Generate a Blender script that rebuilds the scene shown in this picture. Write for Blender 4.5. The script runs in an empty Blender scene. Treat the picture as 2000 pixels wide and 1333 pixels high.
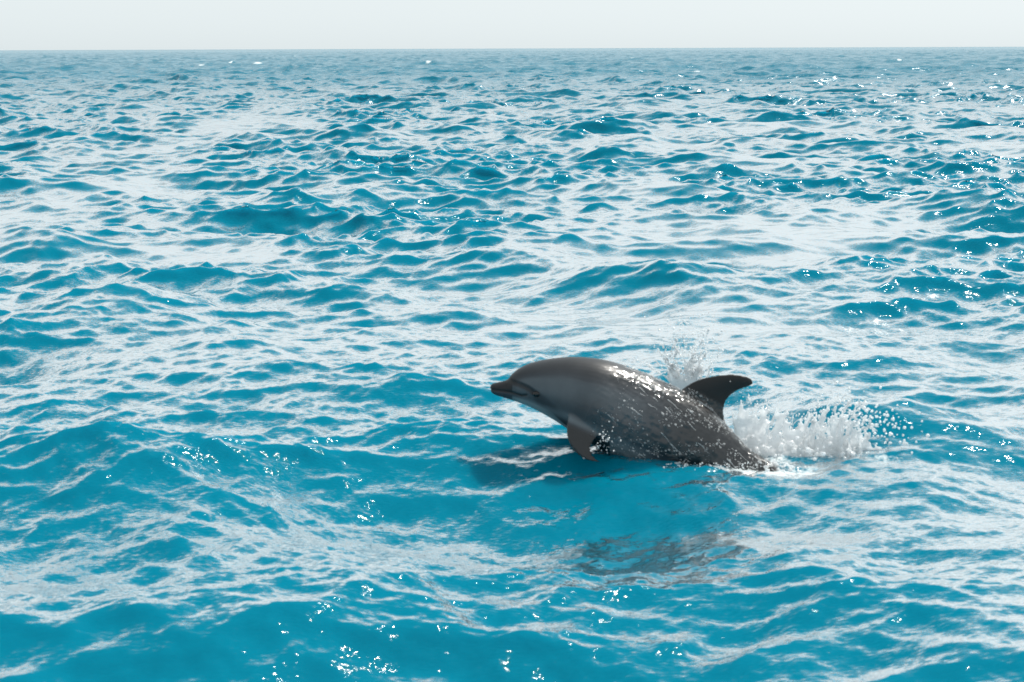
import bpy, bmesh, math, random
import numpy as np
from mathutils import Vector, Matrix, noise

scene = bpy.context.scene
C = scene.collection
rng = np.random.default_rng(11)
random.seed(5)

# ------------------------------------------------------------------ camera
CAM_H = 2.30
LENS = 50.0
F = 2000.0 * LENS / 36.0            # focal length in photograph pixels
PITCH = math.atan(571.5 / F)
cam_d = bpy.data.cameras.new('camera')
cam = bpy.data.objects.new('camera', cam_d)
C.objects.link(cam)
cam_d.lens = LENS
cam_d.sensor_width = 36.0
cam_d.clip_start = 0.05
cam_d.clip_end = 60000
cam.location = (0, 0, CAM_H)
cam.rotation_euler = (math.pi / 2 - PITCH, 0, 0)
cam.rotation_euler = (Matrix.Rotation(math.pi / 2 - PITCH, 3, 'X') @ Matrix.Rotation(math.radians(-0.2), 3, 'Z')).to_euler()
cam_d.dof.use_dof = True
cam_d.dof.focus_distance = 28.0
cam_d.dof.aperture_fstop = 5.0
scene.camera = cam

# ------------------------------------------------------------------ sky, sun, exposure
SUN_EL = math.radians(58)
SUN_AZ = math.radians(53)            # clockwise from +Y (straight ahead)
w = bpy.data.worlds.new('World')
scene.world = w
w.use_nodes = True
nt = w.node_tree
bg = nt.nodes['Background']
sky = nt.nodes.new('ShaderNodeTexSky')
sky.sky_type = 'NISHITA'
sky.sun_disc = False
sky.sun_elevation = SUN_EL
sky.sun_rotation = SUN_AZ
sky.altitude = 0
sky.air_density = 1.0
sky.dust_density = 1.0
sky.ozone_density = 1.0
hsv = nt.nodes.new('ShaderNodeHueSaturation')     # sea haze: the whole sky is washed out and pale
hsv.inputs['Saturation'].default_value = 0.15
veil = nt.nodes.new('ShaderNodeMix')
veil.data_type = 'RGBA'
veil.inputs['Factor'].default_value = 0.70
veil.inputs['B'].default_value = (8.0, 8.9, 9.15, 1)
nt.links.new(sky.outputs['Color'], hsv.inputs['Color'])
nt.links.new(hsv.outputs['Color'], veil.inputs['A'])
nt.links.new(veil.outputs['Result'], bg.inputs['Color'])
bg.inputs['Strength'].default_value = 0.10

sd = bpy.data.lights.new('sun', 'SUN')
sd.energy = 4.8
sd.angle = math.radians(0.5)
sd.color = (1.0, 0.95, 0.88)
sun = bpy.data.objects.new('sun', sd)
C.objects.link(sun)
sdir = Vector((math.sin(SUN_AZ) * math.cos(SUN_EL), math.cos(SUN_AZ) * math.cos(SUN_EL), math.sin(SUN_EL)))
sun.rotation_euler = sdir.to_track_quat('Z', 'Y').to_euler()
sun.location = sdir * 50

vs = scene.view_settings
scene.display_settings.display_device = 'sRGB'
vs.view_transform = 'Standard'
vs.look = 'None'
vs.exposure = 0.17
vs.gamma = 1.0
vs.use_curve_mapping = False
scene.render.engine = 'CYCLES'
scene.cycles.use_denoising = True
scene.cycles.max_bounces = 8
scene.cycles.transmission_bounces = 8
scene.cycles.transparent_max_bounces = 16
scene.cycles.diffuse_bounces = 6
scene.cycles.caustics_reflective = False
scene.cycles.caustics_refractive = False
scene.cycles.sample_clamp_indirect = 6.0

# ------------------------------------------------------------------ helpers
def ray(px, py):
    x, y = (px - 1000.0) / F, -(py - 666.5) / F
    cp, sp = math.cos(PITCH), math.sin(PITCH)
    return (x, cp + y * sp, -sp + y * cp)

def ground(px, py, z=0.0):
    """where the ray of a photograph pixel meets the mean water level"""
    d = ray(px, py)
    t = (z - CAM_H) / d[2]
    return np.array((d[0] * t, d[1] * t))

DD = ground(1250, 905)[1]            # distance of the dolphin's median plane

def P(px, py, dy=0.0):
    d = ray(px, py)
    t = (DD + dy) / d[1]
    return Vector((d[0] * t, d[1] * t, CAM_H + d[2] * t))

def tag(o, label=None, cat=None, group=None, kind=None):
    if label: o['label'] = label
    if cat: o['category'] = cat
    if group: o['group'] = group
    if kind: o['kind'] = kind
    return o

def mesh_obj(name, verts, faces, mat=None, parent=None, smooth=True):
    me = bpy.data.meshes.new(name)
    me.from_pydata([tuple(v) for v in verts], [], faces)
    me.validate()
    if smooth:
        me.polygons.foreach_set('use_smooth', np.ones(len(me.polygons), dtype=bool))
    if mat: me.materials.append(mat)
    o = bpy.data.objects.new(name, me)
    C.objects.link(o)
    if parent: o.parent = parent
    return o

def nodes_of(name):
    m = bpy.data.materials.new(name)
    m.use_nodes = True
    t = m.node_tree
    t.nodes.clear()
    out = t.nodes.new('ShaderNodeOutputMaterial')
    return m, t, out

def math_node(t, op, a, b=None, clamp=False):
    n = t.nodes.new('ShaderNodeMath')
    n.operation = op
    n.use_clamp = clamp
    for i, v in enumerate((a, b)):
        if v is None: continue
        if isinstance(v, (int, float)): n.inputs[i].default_value = v
        else: t.links.new(v, n.inputs[i])
    return n.outputs[0]

def vmath(t, op, a, b=None, scale=None):
    n = t.nodes.new('ShaderNodeVectorMath')
    n.operation = op
    for i, v in enumerate((a, b)):
        if v is None: continue
        if isinstance(v, (tuple, list)): n.inputs[i].default_value = v
        else: t.links.new(v, n.inputs[i])
    if scale is not None:
        if isinstance(scale, (int, float)): n.inputs['Scale'].default_value = scale
        else: t.links.new(scale, n.inputs['Scale'])
    return n.outputs['Value'] if op in ('LENGTH', 'DOT_PRODUCT') else n.outputs[0]

def noise_node(t, vec, scale, detail=2.0, rough=0.5):
    n = t.nodes.new('ShaderNodeTexNoise')
    n.inputs['Scale'].default_value = scale
    n.inputs['Detail'].default_value = detail
    n.inputs['Roughness'].default_value = rough
    t.links.new(vec, n.inputs['Vector'])
    return n

# ------------------------------------------------------------------ sea material
WATER = (0.000, 0.134, 0.206)
def water_material():
    m, t, out = nodes_of('sea_water')
    geo = t.nodes.new('ShaderNodeNewGeometry')
    at = t.nodes.new('ShaderNodeAttribute')
    at.attribute_name = 'ripple'
    sep = t.nodes.new('ShaderNodeSeparateColor')
    t.links.new(at.outputs['Color'], sep.inputs[0])
    # ripples too small for the mesh: random slopes added to the surface normal
    mp = t.nodes.new('ShaderNodeMapping')
    mp.inputs['Scale'].default_value = (0.45, 1.45, 1.0)
    mp.inputs['Rotation'].default_value = (0, 0, math.radians(-12))
    t.links.new(geo.outputs['Position'], mp.inputs['Vector'])
    fine = noise_node(t, mp.outputs[0], 55.0, 3.0, 0.6)
    coarse = noise_node(t, mp.outputs[0], 3.2, 5.0, 0.62)
    f = vmath(t, 'SUBTRACT', fine.outputs['Color'], (0.5, 0.5, 0.5))
    c = vmath(t, 'SUBTRACT', coarse.outputs['Color'], (0.5, 0.5, 0.5))
    f = vmath(t, 'SCALE', f, scale=sep.outputs[0])
    c = vmath(t, 'SCALE', c, scale=sep.outputs[1])
    s = vmath(t, 'MULTIPLY', vmath(t, 'ADD', f, c), (1, 1, 0))
    nrm = vmath(t, 'NORMALIZE', vmath(t, 'ADD', geo.outputs['Normal'], s))
    fr = t.nodes.new('ShaderNodeFresnel')
    fr.inputs['IOR'].default_value = 1.333
    t.links.new(nrm, fr.inputs['Normal'])
    mr = t.nodes.new('ShaderNodeMapRange')
    mr.interpolation_type = 'SMOOTHSTEP'
    mr.inputs['From Min'].default_value = 0.036
    mr.inputs['From Max'].default_value = 0.22
    mr.inputs['To Min'].default_value = 0.006
    mr.inputs['To Max'].default_value = 0.91
    t.links.new(fr.outputs[0], mr.inputs['Value'])
    k = mr.outputs[0]
    dif = t.nodes.new('ShaderNodeSubsurfaceScattering')     # light spreads through the clear water
    dif.falloff = 'BURLEY'
    dif.inputs['Color'].default_value = (*WATER, 1)
    dif.inputs['Scale'].default_value = 0.20
    dif.inputs['Radius'].default_value = (0.3, 0.9, 1.0)
    t.links.new(nrm, dif.inputs['Normal'])
    gl = t.nodes.new('ShaderNodeBsdfGlossy')
    gl.inputs['Roughness'].default_value = 0.07
    gl.inputs['Color'].default_value = (1, 1, 1, 1)
    t.links.new(nrm, gl.inputs['Normal'])
    mix = t.nodes.new('ShaderNodeMixShader')
    t.links.new(k, mix.inputs[0])
    t.links.new(dif.outputs[0], mix.inputs[1])
    t.links.new(gl.outputs[0], mix.inputs[2])
    # far out the single ripples are lost: the same water as one rough surface
    far = t.nodes.new('ShaderNodeBsdfPrincipled')
    far.inputs['Base Color'].default_value = (*WATER, 1)
    far.inputs['Roughness'].default_value = 0.22
    far.inputs['IOR'].default_value = 1.40
    t.links.new(nrm, far.inputs['Normal'])
    mf = t.nodes.new('ShaderNodeMixShader')
    t.links.new(at.outputs['Alpha'], mf.inputs[0])
    t.links.new(mix.outputs[0], mf.inputs[1])
    t.links.new(far.outputs[0], mf.inputs[2])
    mix = mf
    # foam churned up by the leap: patchy white froth lying on the water
    fn = noise_node(t, geo.outputs['Position'], 20.0, 6.0, 0.72)
    fm = math_node(t, 'SUBTRACT', math_node(t, 'ADD', sep.outputs[2], fn.outputs[0]), 1.0)
    fm = math_node(t, 'MULTIPLY', fm, 4.0, clamp=True)
    fd = t.nodes.new('ShaderNodeBsdfDiffuse')
    fd.inputs['Color'].default_value = (0.56, 0.62, 0.64, 1)
    mx = t.nodes.new('ShaderNodeMixShader')
    t.links.new(fm, mx.inputs[0])
    t.links.new(mix.outputs[0], mx.inputs[1])
    t.links.new(fd.outputs[0], mx.inputs[2])
    t.links.new(mx.outputs[0], out.inputs['Surface'])
    return m

# ------------------------------------------------------------------ sea surface
WIND = math.radians(-103)            # waves run towards the camera, a little to the left
def wave_tile(L, N, lam_min, lam_max, lam_peak, rms, spread, seed, turn=0.0, pw=4.0):
    r = np.random.default_rng(seed)
    k1 = 2 * np.pi * np.fft.fftfreq(N, L / N)
    kx, ky = np.meshgrid(k1, k1, indexing='ij')
    k = np.hypot(kx, ky)
    k[0, 0] = 1.0
    kp = 2 * np.pi / lam_peak
    S = k ** -pw * np.exp(-(kp / k) ** 2)
    th = np.arctan2(ky, kx) - WIND - math.radians(turn)
    S *= 0.06 + np.abs(np.cos(th / 2)) ** (2 * spread)
    klo, khi = 2 * np.pi / lam_max, 2 * np.pi / lam_min
    S *= 1 / (1 + (klo / k) ** 8) / (1 + (k / khi) ** 8)
    S[0, 0] = 0
    H = np.sqrt(S) * (r.normal(size=k.shape) + 1j * r.normal(size=k.shape))
    h = np.fft.ifft2(H).real
    s = rms / h.std()
    dx = np.fft.ifft2(1j * kx / k * H).real
    dy = np.fft.ifft2(1j * ky / k * H).real
    return L, N, np.stack([h * s, dx * s, dy * s], -1).astype(np.float32)

def sample(tile, x, y):
    L, N, a = tile
    u, v = x / L * N, y / L * N
    i, j = np.floor(u).astype(np.int64), np.floor(v).astype(np.int64)
    fu, fv = (u - i)[:, None].astype(np.float32), (v - j)[:, None].astype(np.float32)
    i0, j0, i1, j1 = i % N, j % N, (i + 1) % N, (j + 1) % N
    return (a[i0, j0] * (1 - fu) * (1 - fv) + a[i1, j0] * fu * (1 - fv)
            + a[i0, j1] * (1 - fu) * fv + a[i1, j1] * fu * fv)

T_BIG = wave_tile(73.1, 1024, 1.4, 40, 3.6, 0.070, 12.0, 21)
T_SWELL = wave_tile(420.0, 1024, 6.0, 70, 22, 0.17, 4.0, 71)
T_MID = wave_tile(31.7, 1024, 0.26, 1.7, 3.0, 0.021, 18.0, 4, 10, 3.0)
T_MID2 = wave_tile(27.3, 1024, 0.26, 1.2, 3.0, 0.013, 16.0, 14, 50, 3.2)
T_SML = wave_tile(9.3, 1024, 0.055, 0.34, 1.0, 0.0043, 4.0, 8, 40)
T_MOD = wave_tile(53.0, 256, 3.0, 60, 12.0, 1.0, 0.1, 33)

def sstep(a, b, x):
    t = np.clip((x - a) / (b - a), 0, 1)
    return t * t * (3 - 2 * t)

# single waves that stand in the photograph: (pixel of the crest's foot, half width along crest, across, height, turn)
LUMPS = [
    ((170, 590), 0.62, 0.30, 0.20, -8, 1.7),
    ((1720, 850), 0.55, 0.28, 0.22, -18, 1.7),
    ((930, 720), 0.42, 0.22, 0.12, 12, 1.7),
    ((740, 775), 0.60, 0.20, 0.06, 40, 1.7),
    ((1230, 960), 0.85, 0.45, 0.07, -4, 1.0),
    ((1230, 1300), 0.85, 0.40, -0.22, -4, 2.9),
    ((1490, 920), 0.26, 0.20, -0.055, 0, 1.0),
    ((1555, 1120), 0.22, 0.16, 0.06, 0, 1.7),
    ((330, 1235), 1.40, 0.30, 0.13, -3, 3.2),
    ((150, 960), 0.80, 0.26, 0.07, 6, 3.0),
    ((1750, 1050), 0.70, 0.26, 0.10, -14, 2.6),
    ((1900, 1290), 0.90, 0.25, 0.08, -12, 2.6),
    ((640, 395), 1.30, 0.60, 0.20, 0, 1.7),
]
def lumps(x, y):
    h = np.zeros_like(x)
    for (p, a, b, A, ang, bk) in LUMPS:
        c = ground(*p)
        th = math.radians(ang)
        u = (x - c[0]) * math.cos(th) + (y - c[1]) * math.sin(th)
        v = -(x - c[0]) * math.sin(th) + (y - c[1]) * math.cos(th)
        s = np.where(v < 0, b, b * bk)          # steeper towards the viewer
        h += A * np.exp(-0.5 * (u / a) ** 2 - 0.5 * (v / s) ** 2)
    return h

FOAM = [((1540, 932), .26, .15, .68, 0), ((1500, 905), .20, .16, .72, 0), ((1620, 895), .24, .16, .78, 0), ((1440, 928), .20, .09, .70, 0), ((1720, 912), .14, .06, .62, -20)]
def sea_at(x, y):
    r = np.hypot(x, y)
    g = ground(1290, 905)
    calm = 1 - 0.62 * np.exp(-0.5 * ((x - g[0]) / 1.0) ** 2 - 0.5 * ((y - g[1]) / 0.65) ** 2)
    mod = sample(T_MOD, x + 5.0, y)[:, 0]
    m1 = np.clip(1 + 0.35 * mod, 0.35, 1.9)
    wb = 1 - sstep(1500, 6000, r)
    wm = 1 - sstep(60, 300, r)
    ws = 1 - sstep(12, 34, r)
    big = sample(T_BIG, x, y) * (calm * wb * (1 + 0.45 * sstep(12, 40, r)))[:, None] + sample(T_SWELL, x, y) * (sstep(30, 150, r) * wb)[:, None]
    wm = wm * (0.42 + 0.82 * sstep(6, 18, r))
    mid = sample(T_MID, x + 3.7, y + 1.1) * (m1 * wm * (0.4 + 0.6 * calm))[:, None]
    mid = mid + sample(T_MID2, x - 2.2, y + 6.1) * (m1 * wm * (0.4 + 0.6 * calm))[:, None]
    sml = sample(T_SML, x * 0.94 - y * 0.34, y * 0.94 + x * 0.34) * (m1 * ws * (0.75 + 0.5 * sstep(6, 10, r)))[:, None]
    near = 1 - sstep(30, 60, r)
    h = big[:, 0] + mid[:, 0] + sml[:, 0] + lumps(x, y) * near
    X = x + 0.95 * big[:, 1] + 1.0 * mid[:, 1] + 0.6 * sml[:, 1]
    Y = y + 0.95 * big[:, 2] + 1.0 * mid[:, 2] + 0.6 * sml[:, 2]
    fine = 0.58 * m1
    coarse = 0.10 + 0.6 * sstep(12, 34, r) + 0.7 * sstep(34, 80, r)
    foam = np.zeros_like(x)
    for (p, a, b, A, ang) in FOAM:
        c = ground(*p) if p[0] > 40 and p[1] > 400 and A < 1 else p
        th = math.radians(ang)
        u = (X - c[0]) * math.cos(th) + (Y - c[1]) * math.sin(th)
        v = -(X - c[0]) * math.sin(th) + (Y - c[1]) * math.cos(th)
        foam = np.maximum(foam, A * np.exp(-0.5 * (u / a) ** 2 - 0.5 * (v / b) ** 2))
    return X, Y, h, fine, coarse, foam

def find_caps():
    """far breakers: froth on the highest crest near each of these places"""
    caps = []
    for (px, py, wd) in ((475, 130, 20), (395, 128, 10), (330, 131, 14), (550, 112, 14), (908, 127, 12), (1212, 117, 12),
                         (1320, 150, 12), (1958, 174, 36), (1780, 130, 10), (20, 187, 24)):
        g = ground(px, py)
        n = 3000
        x, y = g[0] + rng.normal(size=n) * 0.008 * g[1], g[1] * (1 + rng.normal(size=n) * .04)
        X, Y, h = sea_at(x, y)[:3]
        i = (h - 0.02 * np.abs(Y - g[1]) / g[1]).argmax()
        caps.append(((X[i], Y[i]), wd / F * g[1] * .45, 0.22 + 0.0022 * g[1], 1.02, 0))
    FOAM.extend(caps)

def build_sea():
    find_caps()
    # columns: fine where the photograph looks, wider all round
    th = list(np.arange(-0.42, 0.42001, 0.0017))
    st, a = 0.0017, th[-1]
    ext = []
    while a < math.pi - 0.09:
        st = min(st * 1.22, 0.075)
        a += st
        ext.append(a)
    th = np.array([-e for e in reversed(ext)] + th + ext)
    rs = [0.4, 0.9, 1.5, 2.2, 2.8, 3.3, 3.7, 4.0, 4.2]
    r = 4.2
    while r < 1200:
        r *= 1.0026 if r < 150 else 1.0036
        rs.append(r)
    q = 1.004
    while r < 30000:
        q = min(q * 1.012, 1.08)
        r *= q
        rs.append(r)
    rs = np.array(rs)
    nr, nc = len(rs), len(th)
    R, T = np.meshgrid(rs, th, indexing='ij')
    x, y = (R * np.sin(T)).ravel(), (R * np.cos(T)).ravel()
    X, Y, h, fine, coarse, foam = sea_at(x, y)
    co = np.stack([X, Y, h], -1).astype(np.float32)
    i, j = np.meshgrid(np.arange(nr - 1), np.arange(nc), indexing='ij')
    j2 = (j + 1) % nc
    a, b, c, d = i * nc + j, i * nc + j2, (i + 1) * nc + j2, (i + 1) * nc + j
    quads = np.stack([a, b, c, d], -1).reshape(-1, 4)
    n = len(quads)
    me = bpy.data.meshes.new('sea')
    me.vertices.add(len(co))
    me.vertices.foreach_set('co', co.ravel())
    me.loops.add(n * 4)
    me.loops.foreach_set('vertex_index', quads.astype(np.int32).ravel())
    me.polygons.add(n)
    me.polygons.foreach_set('loop_start', np.arange(0, n * 4, 4, dtype=np.int32))
    me.polygons.foreach_set('use_smooth', np.ones(n, dtype=bool))
    me.update(calc_edges=True)
    at = me.attributes.new('ripple', 'FLOAT_COLOR', 'POINT')
    col = np.zeros((len(co), 4), dtype=np.float32)
    col[:, 0], col[:, 1], col[:, 2], col[:, 3] = fine, coarse, foam, 0.88 * sstep(25, 150, R.ravel())
    at.data.foreach_set('color', col.ravel())
    me.materials.append(water_material())
    o = bpy.data.objects.new('sea', me)
    C.objects.link(o)
    tag(o, kind='structure')
    print('sea quads', n)
    return o
build_sea()

# ------------------------------------------------------------------ dolphin
def spline(pts, n):
    """Catmull-Rom through rows of numbers, n samples"""
    pts = np.array(pts, float)
    m = len(pts)
    ts = np.linspace(0, m - 1, n)
    i = np.minimum(ts.astype(int), m - 2)
    t = (ts - i)[:, None]
    p0, p1, p2, p3 = pts[np.maximum(i - 1, 0)], pts[i], pts[i + 1], pts[np.minimum(i + 2, m - 1)]
    return 0.5 * (2 * p1 + (p2 - p0) * t + (2 * p0 - 5 * p1 + 4 * p2 - p3) * t ** 2 + (3 * p1 - p0 - 3 * p2 + p3) * t ** 3)

# back line, belly line (photograph pixels), half width and distance offset (m)
STATIONS = [
    (957, 755, 957, 762, .012, .10), (961, 750, 961, 768, .026, .10), (972, 747, 971, 773, .034, .10), (986, 744, 988, 778, .040, .095),
    (993, 740, 1001, 782, .050, .09), (999, 732, 1013, 786, .066, .085), (1016, 719, 1034, 794, .098, .075), (1044, 708, 1060, 807, .130, .06),
    (1085, 701, 1086, 822, .158, .04), (1130, 699, 1114, 841, .182, .02), (1180, 705, 1146, 862, .202, 0), (1234, 721, 1192, 886, .212, 0),
    (1285, 742, 1250, 908, .206, -.01), (1335, 767, 1310, 928, .190, -.02), (1384, 799, 1364, 945, .165, -.04), (1428, 842, 1412, 962, .138, -.07),
    (1464, 880, 1452, 985, .112, -.10), (1508, 908, 1494, 1005, .088, -.15), (1556, 945, 1542, 1026, .066, -.20), (1606, 990, 1594, 1052, .048, -.25),
    (1656, 1052, 1648, 1094, .034, -.30), (1700, 1094, 1696, 1120, .026, -.34),
]
def body_loft():
    rows = spline(STATIONS, 150)
    nseg = 48
    V, info = [], []
    for a, (tx, ty, bx, by, wd, dy) in enumerate(rows):
        T, B = P(tx, ty, dy), P(bx, by, dy)
        c, half = (T + B) / 2, (T - B) / 2
        for k in range(nseg):
            an = 2 * math.pi * k / nseg
            cs, sn = math.cos(an), math.sin(an)
            wy = math.copysign(abs(sn) ** 0.92, sn) * wd * (1.0 - 0.10 * cs)   # a little broader below
            V.append(c + half * cs + Vector((0, wy, 0)))
    Fc = []
    n = len(rows)
    for a in range(n - 1):
        for k in range(nseg):
            k2 = (k + 1) % nseg
            Fc.append((a * nseg + k, a * nseg + k2, (a + 1) * nseg + k2, (a + 1) * nseg + k))
    Fc.append(tuple(range(nseg))[::-1])
    Fc.append(tuple(range((n - 1) * nseg, n * nseg)))
    return V, Fc

def blade(lead, trail, thick, nrow=30, nseg=20):
    """a fin lofted between its leading and trailing edge (3D points), thickness in m from root to tip"""
    L, Tr = spline([tuple(p) for p in lead], nrow), spline([tuple(p) for p in trail], nrow)
    V, Fc = [], []
    for r in range(nrow):
        l, t = Vector(L[r]), Vector(Tr[r])
        l2, t2 = Vector(L[min(r + 1, nrow - 1)]), Vector(Tr[min(r + 1, nrow - 1)])
        l1, t1 = Vector(L[max(r - 1, 0)]), Vector(Tr[max(r - 1, 0)])
        chord = t - l
        span = ((l2 + t2) - (l1 + t1))
        nrm = chord.cross(span)
        nrm = nrm.normalized() if nrm.length > 1e-9 else Vector((0, 1, 0))
        u = r / (nrow - 1)
        th = thick[0] + (thick[1] - thick[0]) * u
        th = min(th, chord.length * 0.45 + 0.002)
        for k in range(nseg):
            an = 2 * math.pi * k / nseg
            s = 0.5 - 0.5 * math.cos(an)
            prof = 1.65 * math.sqrt(max(s, 0)) * (1 - s) + 0.02
            V.append(l + chord * s + nrm * (math.copysign(1, math.sin(an)) * prof * th * 0.5 if k not in (0, nseg // 2) else 0))
    for r in range(nrow - 1):
        for k in range(nseg):
            k2 = (k + 1) % nseg
            Fc.append((r * nseg + k, r * nseg + k2, (r + 1) * nseg + k2, (r + 1) * nseg + k))
    Fc.append(tuple(range(nseg))[::-1])
    Fc.append(tuple(range((nrow - 1) * nseg, nrow * nseg)))
    return V, Fc

def dolphin_material():
    m, t, out = nodes_of('dolphin_skin')
    at = t.nodes.new('ShaderNodeAttribute')
    at.attribute_name = 'pigment'
    sep = t.nodes.new('ShaderNodeSeparateColor')
    t.links.new(at.outputs['Color'], sep.inputs[0])
    tc = t.nodes.new('ShaderNodeTexCoord')
    n1 = noise_node(t, tc.outputs['Object'], 9.0, 6.0, 0.6)
    dk = math_node(t, 'ADD', sep.outputs[0], math_node(t, 'MULTIPLY', math_node(t, 'SUBTRACT', n1.outputs[0], 0.5), 0.16))
    ramp = t.nodes.new('ShaderNodeValToRGB')
    e = ramp.color_ramp.elements
    e[0].position, e[0].color = 0.0, (0.006, 0.007, 0.008, 1)
    e[1].position, e[1].color = 1.0, (0.34, 0.35, 0.35, 1)
    for p, c in ((0.25, (0.011, 0.013, 0.016)), (0.5, (0.040, 0.047, 0.056)), (0.75, (0.12, 0.142, 0.158))):
        x = ramp.color_ramp.elements.new(p)
        x.color = (*c, 1)
    t.links.new(dk, ramp.inputs[0])
    p = t.nodes.new('ShaderNodeBsdfPrincipled')
    t.links.new(ramp.outputs[0], p.inputs['Base Color'])
    p.inputs['Roughness'].default_value = 0.34
    p.inputs['Specular IOR Level'].default_value = 0.3
    # film of running water over the rear half: strong wavy relief under a clear gloss
    mp = t.nodes.new('ShaderNodeMapping')
    mp.inputs['Rotation'].default_value = (0, math.radians(-35), 0)
    mp.inputs['Scale'].default_value = (0.55, 1.0, 1.0)
    t.links.new(tc.outputs['Object'], mp.inputs['Vector'])
    n2 = noise_node(t, mp.outputs[0], 42.0, 2.0, 0.5)
    n3 = noise_node(t, mp.outputs[0], 120.0, 2.0, 0.5)
    geo = t.nodes.new('ShaderNodeNewGeometry')
    wet = sep.outputs[1]
    v2 = vmath(t, 'SCALE', vmath(t, 'SUBTRACT', n2.outputs['Color'], (.5, .5, .5)), scale=math_node(t, 'MULTIPLY', wet, 1.3))
    v3 = vmath(t, 'SCALE', vmath(t, 'SUBTRACT', n3.outputs['Color'], (.5, .5, .5)), scale=math_node(t, 'MULTIPLY', wet, 0.6))
    sl = vmath(t, 'ADD', v2, v3)
    t.links.new(vmath(t, 'NORMALIZE', vmath(t, 'ADD', geo.outputs['Normal'], sl)), p.inputs['Coat Normal'])
    t.links.new(vmath(t, 'NORMALIZE', vmath(t, 'ADD', geo.outputs['Normal'], vmath(t, 'SCALE', sl, scale=0.35))), p.inputs['Normal'])
    t.links.new(math_node(t, 'SUBTRACT', 0.50, math_node(t, 'MULTIPLY', wet, 0.18)), p.inputs['Roughness'])
    p.inputs['Coat IOR'].default_value = 1.5
    t.links.new(math_node(t, 'SUBTRACT', 0.36, math_node(t, 'MULTIPLY', wet, 0.27)), p.inputs['Coat Roughness'])
    t.links.new(math_node(t, 'ADD', math_node(t, 'MULTIPLY', wet, 0.9), 0.1), p.inputs['Coat Weight'])
    t.links.new(p.outputs[0], out.inputs['Surface'])
    return m

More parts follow.
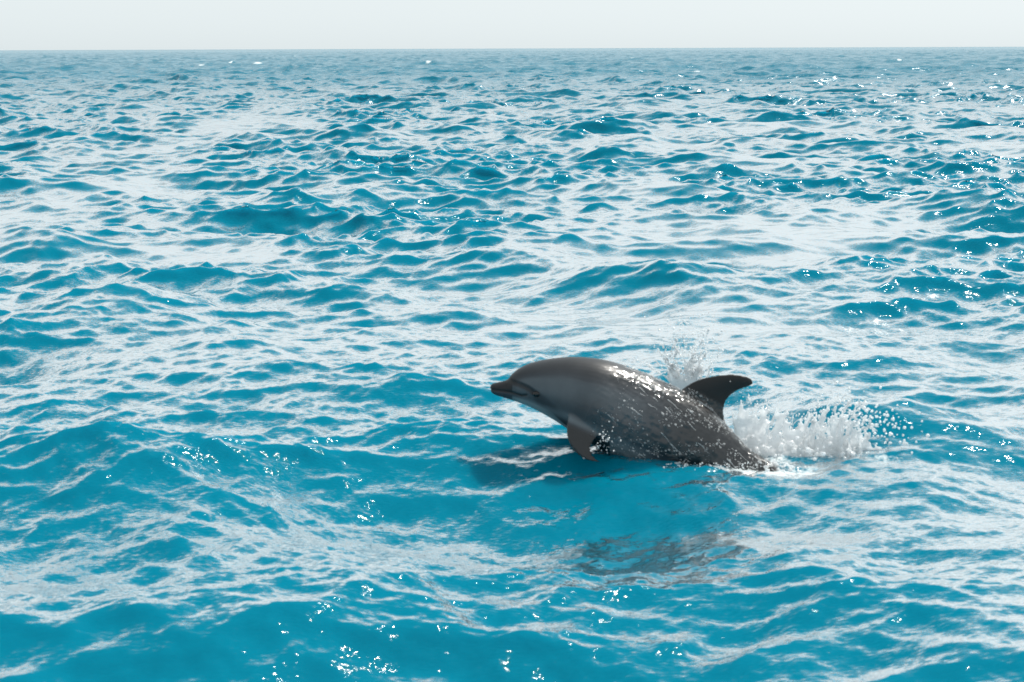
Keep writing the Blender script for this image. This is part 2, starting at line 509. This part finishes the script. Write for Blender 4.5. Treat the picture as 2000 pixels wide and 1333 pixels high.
def build_dolphin():
    V, Fc = body_loft()
    def add(vf):
        k = len(V)
        V.extend(vf[0])
        Fc.extend(tuple(i + k for i in f) for f in vf[1])
    # dorsal fin
    lead = [P(1318, 775), P(1338, 757), P(1362, 744), P(1394, 736), P(1428, 733), P(1453, 736), P(1467, 742, .01), P(1471, 751, .01)]
    trail = [P(1440, 880), P(1420, 838), P(1413, 808), P(1418, 786), P(1431, 771), P(1447, 763), P(1460, 759, .01), P(1469, 754, .01)]
    add(blade(lead, trail, (0.060, 0.018)))
    # flippers
    for side in (1, -1):
        pts_l = [(1112, 800, -.13), (1106, 835, -.17), (1108, 858, -.205), (1120, 880, -.23), (1140, 897, -.25), (1162, 903, -.265), (1178, 905, -.27)]
        pts_t = [(1188, 815, -.15), (1172, 848, -.185), (1157, 866, -.21), (1154, 881, -.235), (1160, 893, -.25), (1170, 901, -.265), (1180, 907, -.27)]
        l = [P(*p) for p in pts_l]
        tr = [P(*p) for p in pts_t]
        if side < 0:
            l = [Vector((p.x, 2 * (DD + .02) - p.y, p.z)) for p in l]
            tr = [Vector((p.x, 2 * (DD + .02) - p.y, p.z)) for p in tr]
        add(blade(l, tr, (0.050, 0.012)))
    # tail flukes, under water
    c = P(1695, 1100, -.34)
    for side in (1, -1):
        s = Vector((0.10, side, 0)).normalized()
        l = [c + Vector((-.10, 0, .02)), c + s * .10 + Vector((-.05, 0, 0)), c + s * .22 + Vector((.06, 0, -.03)), c + s * .29 + Vector((.17, 0, -.06))]
        tr = [c + Vector((.12, 0, -.05)), c + s * .10 + Vector((.14, 0, -.05)), c + s * .22 + Vector((.17, 0, -.06)), c + s * .295 + Vector((.19, 0, -.065))]
        add(blade(l, tr, (0.035, 0.008), nrow=14))
    tmp = mesh_obj('shape', V, Fc)
    bm = bmesh.new()
    bm.from_mesh(tmp.data)
    bmesh.ops.recalc_face_normals(bm, faces=bm.faces)
    bm.to_mesh(tmp.data)
    bm.free()
    md = tmp.modifiers.new('fuse', 'REMESH')
    md.mode = 'VOXEL'
    md.voxel_size = 0.0058
    sm = tmp.modifiers.new('soft', 'SMOOTH')
    sm.factor, sm.iterations = 0.5, 5
    dg = bpy.context.evaluated_depsgraph_get()
    me = bpy.data.meshes.new_from_object(tmp.evaluated_get(dg))
    old = tmp.data
    bpy.data.objects.remove(tmp)
    bpy.data.meshes.remove(old)
    me.name = 'body'
    n = len(me.vertices)
    co = np.zeros(n * 3, np.float32)
    me.vertices.foreach_get('co', co)
    co = co.reshape(-1, 3)
    # back to photograph-like side coordinates, measured in the animal's own median plane
    rows = spline(STATIONS, 150)
    T3 = np.array([P(r[0], r[1], r[5]) for r in rows])
    B3 = np.array([P(r[2], r[3], r[5]) for r in rows])
    ctr = (T3 + B3) / 2
    idx = np.zeros(n, int)
    for s in range(0, n, 20000):
        d = ((co[s:s + 20000, None, [0, 2]] - ctr[None, :, [0, 2]]) ** 2).sum(-1)
        idx[s:s + 20000] = d.argmin(1)
    ax = T3[idx] - B3[idx]
    up = ((co - B3[idx]) * ax).sum(1) / (ax ** 2).sum(1)            # 0 belly .. 1 back
    along = idx / 149.0
    # side-plane pixel of each vertex
    fx, fz = co[:, 0], co[:, 2]
    def plane_pix(x, z, y):
        cp, sp = math.cos(PITCH), math.sin(PITCH)
        dz = z - CAM_H
        dep = y * cp - dz * sp
        v = y * sp + dz * cp
        return 1000 + F * x / dep, 666.5 - F * v / dep
    px, py = plane_pix(fx, fz, co[:, 1])
    near = co[:, 1] < DD + 0.1
    def ss(a, b, x):
        return sstep(a, b, x)
    pig = 0.46 + 0.10 * ss(.40, .58, up) * (1 - ss(.72, .86, up)) - 0.14 * ss(.74, .90, up) + 0.36 * (1 - ss(.20, .36, up))
    pig -= 0.35 * ss(1230, 1400, px + (py - 800) * .5) * ss(.12, .25, up)
    pig = np.where(px < 1000, np.where(py < 759 + (px - 957) * 0.18, .16, .50), pig)   # dark upper beak, paler jaw
    def seg_dist(pts):
        best = np.full(n, 1e9)
        for (a, b) in zip(pts[:-1], pts[1:]):
            ab = np.array(b) - np.array(a)
            q = np.stack([px - a[0], py - a[1]], -1)
            t = np.clip((q @ ab) / (ab @ ab), 0, 1)
            best = np.minimum(best, np.hypot(*(q - t[:, None] * ab).T))
        return best
    pig += 0.09 * (1 - ss(1090, 1150, px)) * ss(1000, 1015, px) * (1 - ss(.80, .95, up))
    stripe = seg_dist([(992, 744), (1012, 750), (1030, 758), (1048, 771)])
    pig -= 0.34 * (1 - ss(2.5, 8, stripe)) * near
    mouth = seg_dist([(956, 761), (975, 763), (1000, 767), (1018, 773), (1028, 772)])
    pig -= 0.40 * (1 - ss(0.8, 3.0, mouth)) * near
    gape = seg_dist([(1052, 778), (1075, 800), (1100, 822)])
    pig -= 0.14 * (1 - ss(3, 14, gape)) * near
    fin = (px > 1325) & (py < 782 + (px - 1340) * 0.75)
    pig = np.where(fin & (up > 1.02), .01, pig)
    flip = (py > 826 + (px - 1103) * 0.50) & (px < 1185) & (px > 1095) & (co[:, 1] < DD - .1)
    fl = ss(812, 836, py - (px - 1103) * 0.45) * (px < 1190) * (co[:, 1] < DD - .08)
    pig = pig * (1 - fl) + .11 * fl
    sheen_band = ss(1085, 1130, px) * (1 - ss(1180, 1260, px)) * ss(.55, .66, up) * (1 - ss(.70, .80, up))
    pig += 0.05 * sheen_band  # soft sheen of the upper flank painted in as a paler band
    wet = ss(1120, 1235, px + (py - 780) * 0.45) * 0.95 + 0.05
    wet = np.where(flip, .5, wet)
    wet = np.where(fin & (up > 1.02), .14, wet)
    at = me.attributes.new('pigment', 'FLOAT_COLOR', 'POINT')
    col = np.ones((n, 4), np.float32)
    col[:, 0], col[:, 1] = np.clip(pig, 0, 1), np.clip(wet, 0, 1)
    at.data.foreach_set('color', col.ravel())
    # lips and brow get real relief
    nrm = np.zeros(n * 3, np.float32)
    me.vertex_normals.foreach_get('vector', nrm)
    nrm = nrm.reshape(-1, 3)
    co -= nrm * (0.004 * (1 - ss(0.5, 3.2, mouth)) + 0.004 * (1 - ss(1, 6, stripe)) * near)[:, None]
    ca, sa = math.cos(math.radians(33)), math.sin(math.radians(33))
    film = np.zeros(n)
    for q in np.nonzero((wet > .12) & (co[:, 2] > -.12))[0]:
        x, y, z = co[q]
        u, v = x * ca - z * sa, x * sa + z * ca           # along and across the body
        a = noise.noise((u * 6, y * 24, v * 24))
        b = noise.noise((u * 16 + 7, y * 52, v * 52))
        film[q] = 0.55 * (1 - 2.2 * abs(a)) + 0.45 * b
    co += nrm * (film * np.clip(wet - .1, 0, 1) * np.where(fin & (up > 1.02),   .0020, .0036))[:, None]
    me.vertices.foreach_set('co', co.ravel().astype(np.float32))
    me.polygons.foreach_set('use_smooth', np.ones(len(me.polygons), dtype=bool))
    me.materials.clear()
    me.materials.append(dolphin_material())
    me.update()
    global BODY
    BODY = (co.copy(), nrm.copy(), wet.copy(), px.copy(), py.copy())
    root = bpy.data.objects.new('dolphin', None)
    root.empty_display_size = 0.2
    C.objects.link(root)
    base = P(1290, 905)
    root.location = base
    tag(root, 'grey dolphin leaping head first to the left out of the water, wet back glistening', 'dolphin')
    body = bpy.data.objects.new('body', me)
    C.objects.link(body)
    me.transform(Matrix.Translation(-base))
    body.parent = root
    # eye on the viewer's side and its twin
    em, t, out = nodes_of('dolphin_eye')
    p = t.nodes.new('ShaderNodeBsdfPrincipled')
    p.inputs['Base Color'].default_value = (0.008, 0.007, 0.007, 1)
    p.inputs['Roughness'].default_value = 0.15
    t.links.new(p.outputs[0], out.inputs['Surface'])
    cand = near & (np.hypot(px - 1047, py - 770) < 3)
    if cand.any():
        e0 = co[cand].mean(0)
        ctr_y = DD + .06
        for s in (1, -1):
            b = bmesh.new()
            bmesh.ops.create_uvsphere(b, u_segments=16, v_segments=10, radius=0.019)
            mm = bpy.data.meshes.new('eye')
            b.to_mesh(mm)
            b.free()
            mm.polygons.foreach_set('use_smooth', np.ones(len(mm.polygons), dtype=bool))
            mm.materials.append(em)
            eo = bpy.data.objects.new('eye', mm)
            C.objects.link(eo)
            eo.parent = root
            eo.scale = (1.25, 0.7, 0.85)
            y = e0[1] - 0.004 if s == 1 else 2 * ctr_y - e0[1] + 0.004
            eo.location = Vector((e0[0], y, e0[2])) - base
    return root
build_dolphin()

# ------------------------------------------------------------------ splash
def splash_material(name, glassy, rough=0.12):
    m, t, out = nodes_of(name)
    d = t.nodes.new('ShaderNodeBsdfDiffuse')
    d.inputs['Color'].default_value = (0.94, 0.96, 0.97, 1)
    tr = t.nodes.new('ShaderNodeBsdfTranslucent')
    tr.inputs['Color'].default_value = (0.97, 0.98, 0.99, 1)
    m1 = t.nodes.new('ShaderNodeMixShader')
    m1.inputs[0].default_value = 0.62
    t.links.new(d.outputs[0], m1.inputs[1])
    t.links.new(tr.outputs[0], m1.inputs[2])
    # clear water of thin ropes and drops: passes light on, glints at its surface
    g = t.nodes.new('ShaderNodeBsdfTransparent')
    g.inputs['Color'].default_value = (0.97, 0.99, 1.0, 1)
    m3 = t.nodes.new('ShaderNodeMixShader')
    m3.inputs[0].default_value = glassy
    t.links.new(m1.outputs[0], m3.inputs[1])
    t.links.new(g.outputs[0], m3.inputs[2])
    gl = t.nodes.new('ShaderNodeBsdfGlossy')
    gl.inputs['Roughness'].default_value = rough
    fr = t.nodes.new('ShaderNodeFresnel')
    fr.inputs['IOR'].default_value = 1.5
    m2 = t.nodes.new('ShaderNodeMixShader')
    ge = t.nodes.new('ShaderNodeNewGeometry')
    t.links.new(math_node(t, 'MULTIPLY', fr.outputs[0], math_node(t, 'SUBTRACT', 1.0, ge.outputs['Backfacing'])), m2.inputs[0])
    t.links.new(m3.outputs[0], m2.inputs[1])
    t.links.new(gl.outputs[0], m2.inputs[2])
    t.links.new(m2.outputs[0], out.inputs['Surface'])
    return m

def ico(sub):
    b = bmesh.new()
    bmesh.ops.create_icosphere(b, subdivisions=sub, radius=1.0)
    v = np.array([x.co[:] for x in b.verts], np.float32)
    f = np.array([[x.index for x in q.verts] for q in b.faces], np.int64)
    b.free()
    return v, f
ICO1, ICO2 = ico(1), ico(2)

def balls(name, c, r, mat, sub=ICO1, stretch=None):
    """many small drops in one mesh; stretch = per-drop 3-vector along which it is drawn out"""
    c, r = np.asarray(c, np.float32), np.asarray(r, np.float32)
    v, f = sub
    n = len(c)
    X = np.repeat(v[None], n, 0)
    X = X * (1 + 0.12 * rng.normal(size=(n, 1, 3))).astype(np.float32)
    if stretch is not None:
        s = np.asarray(stretch, np.float32)
        X = X + s[:, None, :] * (X * s[:, None, :]).sum(-1, keepdims=True) / np.maximum(np.linalg.norm(s, axis=1), 1e-6)[:, None, None]
    X = X * r[:, None, None] + c[:, None, :]
    Fq = (f[None] + (np.arange(n) * len(v))[:, None, None]).reshape(-1, 3)
    me = bpy.data.meshes.new(name)
    me.vertices.add(n * len(v))
    me.vertices.foreach_set('co', X.astype(np.float32).ravel())
    k = len(Fq)
    me.loops.add(k * 3)
    me.loops.foreach_set('vertex_index', Fq.astype(np.int32).ravel())
    me.polygons.add(k)
    me.polygons.foreach_set('loop_start', np.arange(0, k * 3, 3, dtype=np.int32))
    me.polygons.foreach_set('use_smooth', np.ones(k, dtype=bool))
    me.update(calc_edges=True)
    if mat: me.materials.append(mat)
    o = bpy.data.objects.new(name, me)
    C.objects.link(o)
    return o

def fuse(o, voxel, smooth, mat):
    md = o.modifiers.new('fuse', 'REMESH')
    md.mode = 'VOXEL'
    md.voxel_size = voxel
    sm = o.modifiers.new('soft', 'SMOOTH')
    sm.factor, sm.iterations = 0.5, smooth
    dg = bpy.context.evaluated_depsgraph_get()
    me = bpy.data.meshes.new_from_object(o.evaluated_get(dg))
    o.modifiers.clear()
    old = o.data
    o.data = me
    bpy.data.meshes.remove(old)
    me.polygons.foreach_set('use_smooth', np.ones(len(me.polygons), dtype=bool))
    me.materials.clear()
    me.materials.append(mat)
    return o

M_SPLASH = splash_material('splash_water', 0.06)
M_DROP = splash_material('spray_drop', 0.12, 0.08)
M_BEAD = splash_material('glint_bead_water', 0.30, 0.08)  # water beads whose white body stands in for glints on wet skin
DROPS_C, DROPS_R, DROPS_S = [], [], []
def drop(p, r, s=(0, 0, 0)):
    DROPS_C.append(tuple(p)); DROPS_R.append(r); DROPS_S.append(s)

def path(pts, n):
    return [Vector(q) for q in spline([tuple(P(*p)) for p in pts], n)]

def ligament(pts, r0, r1, n=60, brk=0.8):
    """a rope of water along a path: thick root, thin tip, pinched into beads and drops towards its end"""
    q = path(pts, n)
    out = []
    sd = random.random() * 50
    for i, p in enumerate(q):
        u = i / (n - 1)
        r = r0 + (r1 - r0) * u ** 0.7
        r *= 1 + (0.25 + 0.5 * u) * noise.noise((sd, u * 14, 0)) * 1.6
        a = 0.05 * u
        p = p + Vector([a * noise.noise((sd + 9 * k, u * 3.0, k)) for k in range(3)])
        if u > brk:
            if noise.noise((sd, u * 40, 5)) > 0.1:
                drop(p, max(abs(r) * 0.9, .0028), (0, 0, .3))
            continue
        out.append((p, max(r, 0.0042)))
    return out

def sheet(base, top, dy0, dy1, nu, nv, tear, r, seed, bulge=0.0):
    """a thin torn curtain of water between a base line and a top line (pixel polylines)"""
    b, t = spline(base, nu), spline(top, nu)
    out = []
    for i in range(nu):
        for j in range(nv):
            u, v = i / (nu - 1), j / (nv - 1)
            n1 = noise.noise((u * 15 + seed - v * 2.5, v * 2.2 - u * 2, seed)) + 0.75 * noise.noise((u * 40 - v * 6, v * 5, seed + 3))
            edge = 0.45 * noise.noise((u * 6, seed, 1)) + 0.2 * noise.noise((u * 31, seed, 2)) - 0.1
            if v > 0.9 + edge: continue
            if n1 < -0.65 + tear * v: continue
            px = b[i][0] + (t[i][0] - b[i][0]) * v + 14 * v * noise.noise((u * 8, v * 2, seed + 5))
            py = b[i][1] + (t[i][1] - b[i][1]) * v ** 0.85
            dy = dy0 + (dy1 - dy0) * v + bulge * math.sin(v * math.pi) + 0.03 * noise.noise((u * 5, v * 4, seed + 9))
            out.append((P(px, py, dy), r * (1.25 - 0.45 * v) * (0.9 + 0.25 * random.random())))
    return out

def build_splash():
    B = []
    # white water piled up along the back of the diving body
    for k in range(420):
        u = random.random()
        px = 1448 + 130 * u + random.gauss(0, 6)
        top = 842 + 34 * u
        py = top + (905 - top) * random.random() ** 0.8
        px += max(0, (870 - py)) * -0.35
        B.append((P(px, py, .04 + random.gauss(.06, .05)), random.uniform(.008, .021)))
    # thin curtain torn into strings, fanning from the body up behind the fin
    B += sheet([(1436, 866), (1470, 884), (1520, 892), (1580, 898)], [(1421, 772), (1462, 766), (1515, 784), (1566, 808)], .02, .10, 130, 64, 1.15, .0056, 3.3, .03)
    B += sheet([(1452, 880), (1490, 890), (1540, 896), (1590, 900)], [(1452, 800), (1492, 806), (1540, 824), (1590, 846)], .10, .20, 110, 44, 0.95, .0055, 8.1, .03)
    for k in range(44):                                    # strings pulled up and away to the right
        u = random.random()
        x0, y0 = 1446 + 140 * u + random.gauss(0, 5), 884 + 16 * u + random.gauss(0, 4)
        lx, ly = random.uniform(-6, 62), random.uniform(40, 108) * (1 - .25 * u)
        dy = .06 + .08 * random.random()
        B += ligament([(x0, y0, dy), (x0 + lx * .35, y0 - ly * .62, dy + .02), (x0 + lx, y0 - ly, dy + .05)], .0062, .0042, 70, random.uniform(.6, .95))
    # the second crest thrown up where the tail goes in: ragged curtain and arching ropes
    B += sheet([(1560, 902), (1600, 906), (1650, 906), (1700, 908)], [(1570, 800), (1612, 772), (1650, 766), (1692, 824)], .06, .16, 120, 64, 1.25, .0056, 15.7, .05)
    B += sheet([(1590, 908), (1630, 910), (1670, 910), (1720, 912)], [(1600, 846), (1636, 832), (1676, 838), (1722, 876)], .00, .06, 100, 40, 0.9, .0058, 22.4, .03)
    for k in range(26):
        u = k / 25
        x0 = 1566 + 110 * u + random.gauss(0, 8)
        y0 = 903 + random.gauss(0, 5)
        hgt = 66 + 52 * math.sin(u * 2.6 + .3) + random.gauss(0, 14)
        ex = x0 + 4 + 26 * u + random.gauss(0, 14)
        dy = .10 + random.gauss(0, .06)
        B += ligament([(x0, y0, dy), (x0 + 2, y0 - hgt * .6, dy), (ex, y0 - hgt, dy + .02)], .011, .005, 60, .66)
    for k in range(240):
        px = random.gauss(1618, 40)
        py = 902 - abs(random.gauss(0, 16))
        B.append((P(px, py, .08 + random.gauss(0, .06)), random.uniform(.006, .016)))
    # low rim running out to the right
    for k in range(200):
        u = random.random() ** 1.3
        px = 1640 + 130 * u
        py = 896 + 26 * u + random.gauss(0, 4) - abs(random.gauss(0, 8)) * (1 - u)
        B.append((P(px, py, random.gauss(.0, .03)), random.uniform(.005, .012)))
    # froth closing over the tail stock
    for k in range(330):
        u = random.random()
        px = 1492 + 100 * u + random.gauss(0, 5)
        py = 912 + 26 * u + random.gauss(0, 9)
        B.append((P(px, py, -.10 - .10 * u + random.gauss(0, .05)), random.uniform(.004, .013)))
    # water parted along the flank
    for k in range(230):
        u = random.random()
        px = 1318 + 190 * u
        py = 908 + 18 * math.sin(u * 3.0) + random.gauss(0, 4)
        B.append((P(px, py, -.20 + .04 * u + random.gauss(0, .02)), random.uniform(.004, .010)))
    # plume shot up beyond the back
    for k in range(60):
        x0 = random.uniform(1310, 1372)
        y0 = random.uniform(748, 768)
        ex = 1342 + random.gauss(0, 34)
        ey = random.uniform(640, 738)
        B += ligament([(x0, y0, .16), ((x0 + ex) / 2 + random.gauss(0, 8), (y0 + ey) / 2, .17), (ex, ey, .18 + random.gauss(0, .05))], .009, .0045, 60, .5)
    c = [tuple(b[0]) for b in B]
    r = [b[1] for b in B]
    o = balls('splash', c, r, None)
    fuse(o, 0.0046, 3, M_SPLASH)
    tag(o, 'white water thrown up behind the dolphin where its back and tail cut the surface', 'splash', kind='stuff')
    # free drops
    for k in range(420):                                   # plume
        t = random.random() ** .8
        drop(P(1342 + random.gauss(4, 12 + 26 * t), 752 - 128 * t + random.gauss(0, 8), .17 + random.gauss(0, .08)), random.choice((.0022, .003, .003, .004, .0075)))
    for k in range(260):                                   # above and right of the crest
        px, py = random.gauss(1655, 42), 800 + abs(random.gauss(0, 55))
        if py > 905: continue
        drop(P(px, py, .10 + random.gauss(0, .08)), random.choice((.0025, .0035, .0045, .008, .010)))
    for k in range(150):                                   # big drops flung out to the right
        u = random.random()
        drop(P(1640 + 150 * u + random.gauss(0, 8), 800 + 70 * u + random.gauss(0, 26), .06 + random.gauss(0, .08)), random.choice((.004, .005, .007, .009, .012)))
    for k in range(160):
        drop(P(random.uniform(1560, 1670), 785 + random.gauss(0, 9), .15 + random.gauss(0, .05)), random.uniform(.002, .005))
    for k in range(220):
        drop(P(random.gauss(1480, 36), 800 + random.gauss(0, 28), .08 + random.gauss(0, .05)), random.uniform(.0016, .004))
    for k in range(45):                                   # by the flipper
        drop(P(random.gauss(1178, 12), random.gauss(860, 14), -.27 + random.gauss(0, .02)), random.uniform(.002, .006))
    for k in range(170):                                   # beads running off the flank into the water
        drop(P(random.uniform(1290, 1500), 905 + abs(random.gauss(0, 14)), -.24 + random.gauss(0, .03)), random.uniform(.002, .0055))
    o = balls('spray', DROPS_C, DROPS_R, M_DROP, ICO1, DROPS_S)
    tag(o, 'fine spray of drops flying round the dolphin and its splash', 'spray', kind='stuff')
    # water beads, thickest on the rear half, white in place of sun glints
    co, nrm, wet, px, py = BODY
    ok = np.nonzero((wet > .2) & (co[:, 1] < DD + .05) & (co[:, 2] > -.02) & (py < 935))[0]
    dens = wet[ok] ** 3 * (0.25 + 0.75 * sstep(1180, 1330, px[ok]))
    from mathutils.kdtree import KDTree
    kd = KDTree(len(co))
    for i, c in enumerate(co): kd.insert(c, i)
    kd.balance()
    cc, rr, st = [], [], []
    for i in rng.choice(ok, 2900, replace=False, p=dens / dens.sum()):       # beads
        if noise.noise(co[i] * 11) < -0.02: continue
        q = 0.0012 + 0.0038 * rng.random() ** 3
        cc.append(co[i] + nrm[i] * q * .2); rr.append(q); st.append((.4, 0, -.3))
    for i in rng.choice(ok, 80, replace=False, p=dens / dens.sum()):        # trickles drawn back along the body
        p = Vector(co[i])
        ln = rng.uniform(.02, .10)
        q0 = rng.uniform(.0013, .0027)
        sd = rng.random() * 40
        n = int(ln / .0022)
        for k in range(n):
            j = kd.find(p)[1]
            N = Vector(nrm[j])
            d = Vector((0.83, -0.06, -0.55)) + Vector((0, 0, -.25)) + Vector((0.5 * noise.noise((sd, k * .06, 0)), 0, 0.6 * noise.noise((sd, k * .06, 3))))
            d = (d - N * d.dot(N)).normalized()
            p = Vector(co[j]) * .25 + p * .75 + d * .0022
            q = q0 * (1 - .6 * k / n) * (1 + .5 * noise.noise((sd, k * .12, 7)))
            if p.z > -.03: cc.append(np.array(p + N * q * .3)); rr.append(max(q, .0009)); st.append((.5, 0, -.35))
    o = balls('glint_water_bead', cc, rr, M_BEAD, ICO1, st)
    tag(o, 'white beads and trickles of water running down the dolphin back and flank, imitating sun glints', 'water beads', kind='stuff')
build_splash()
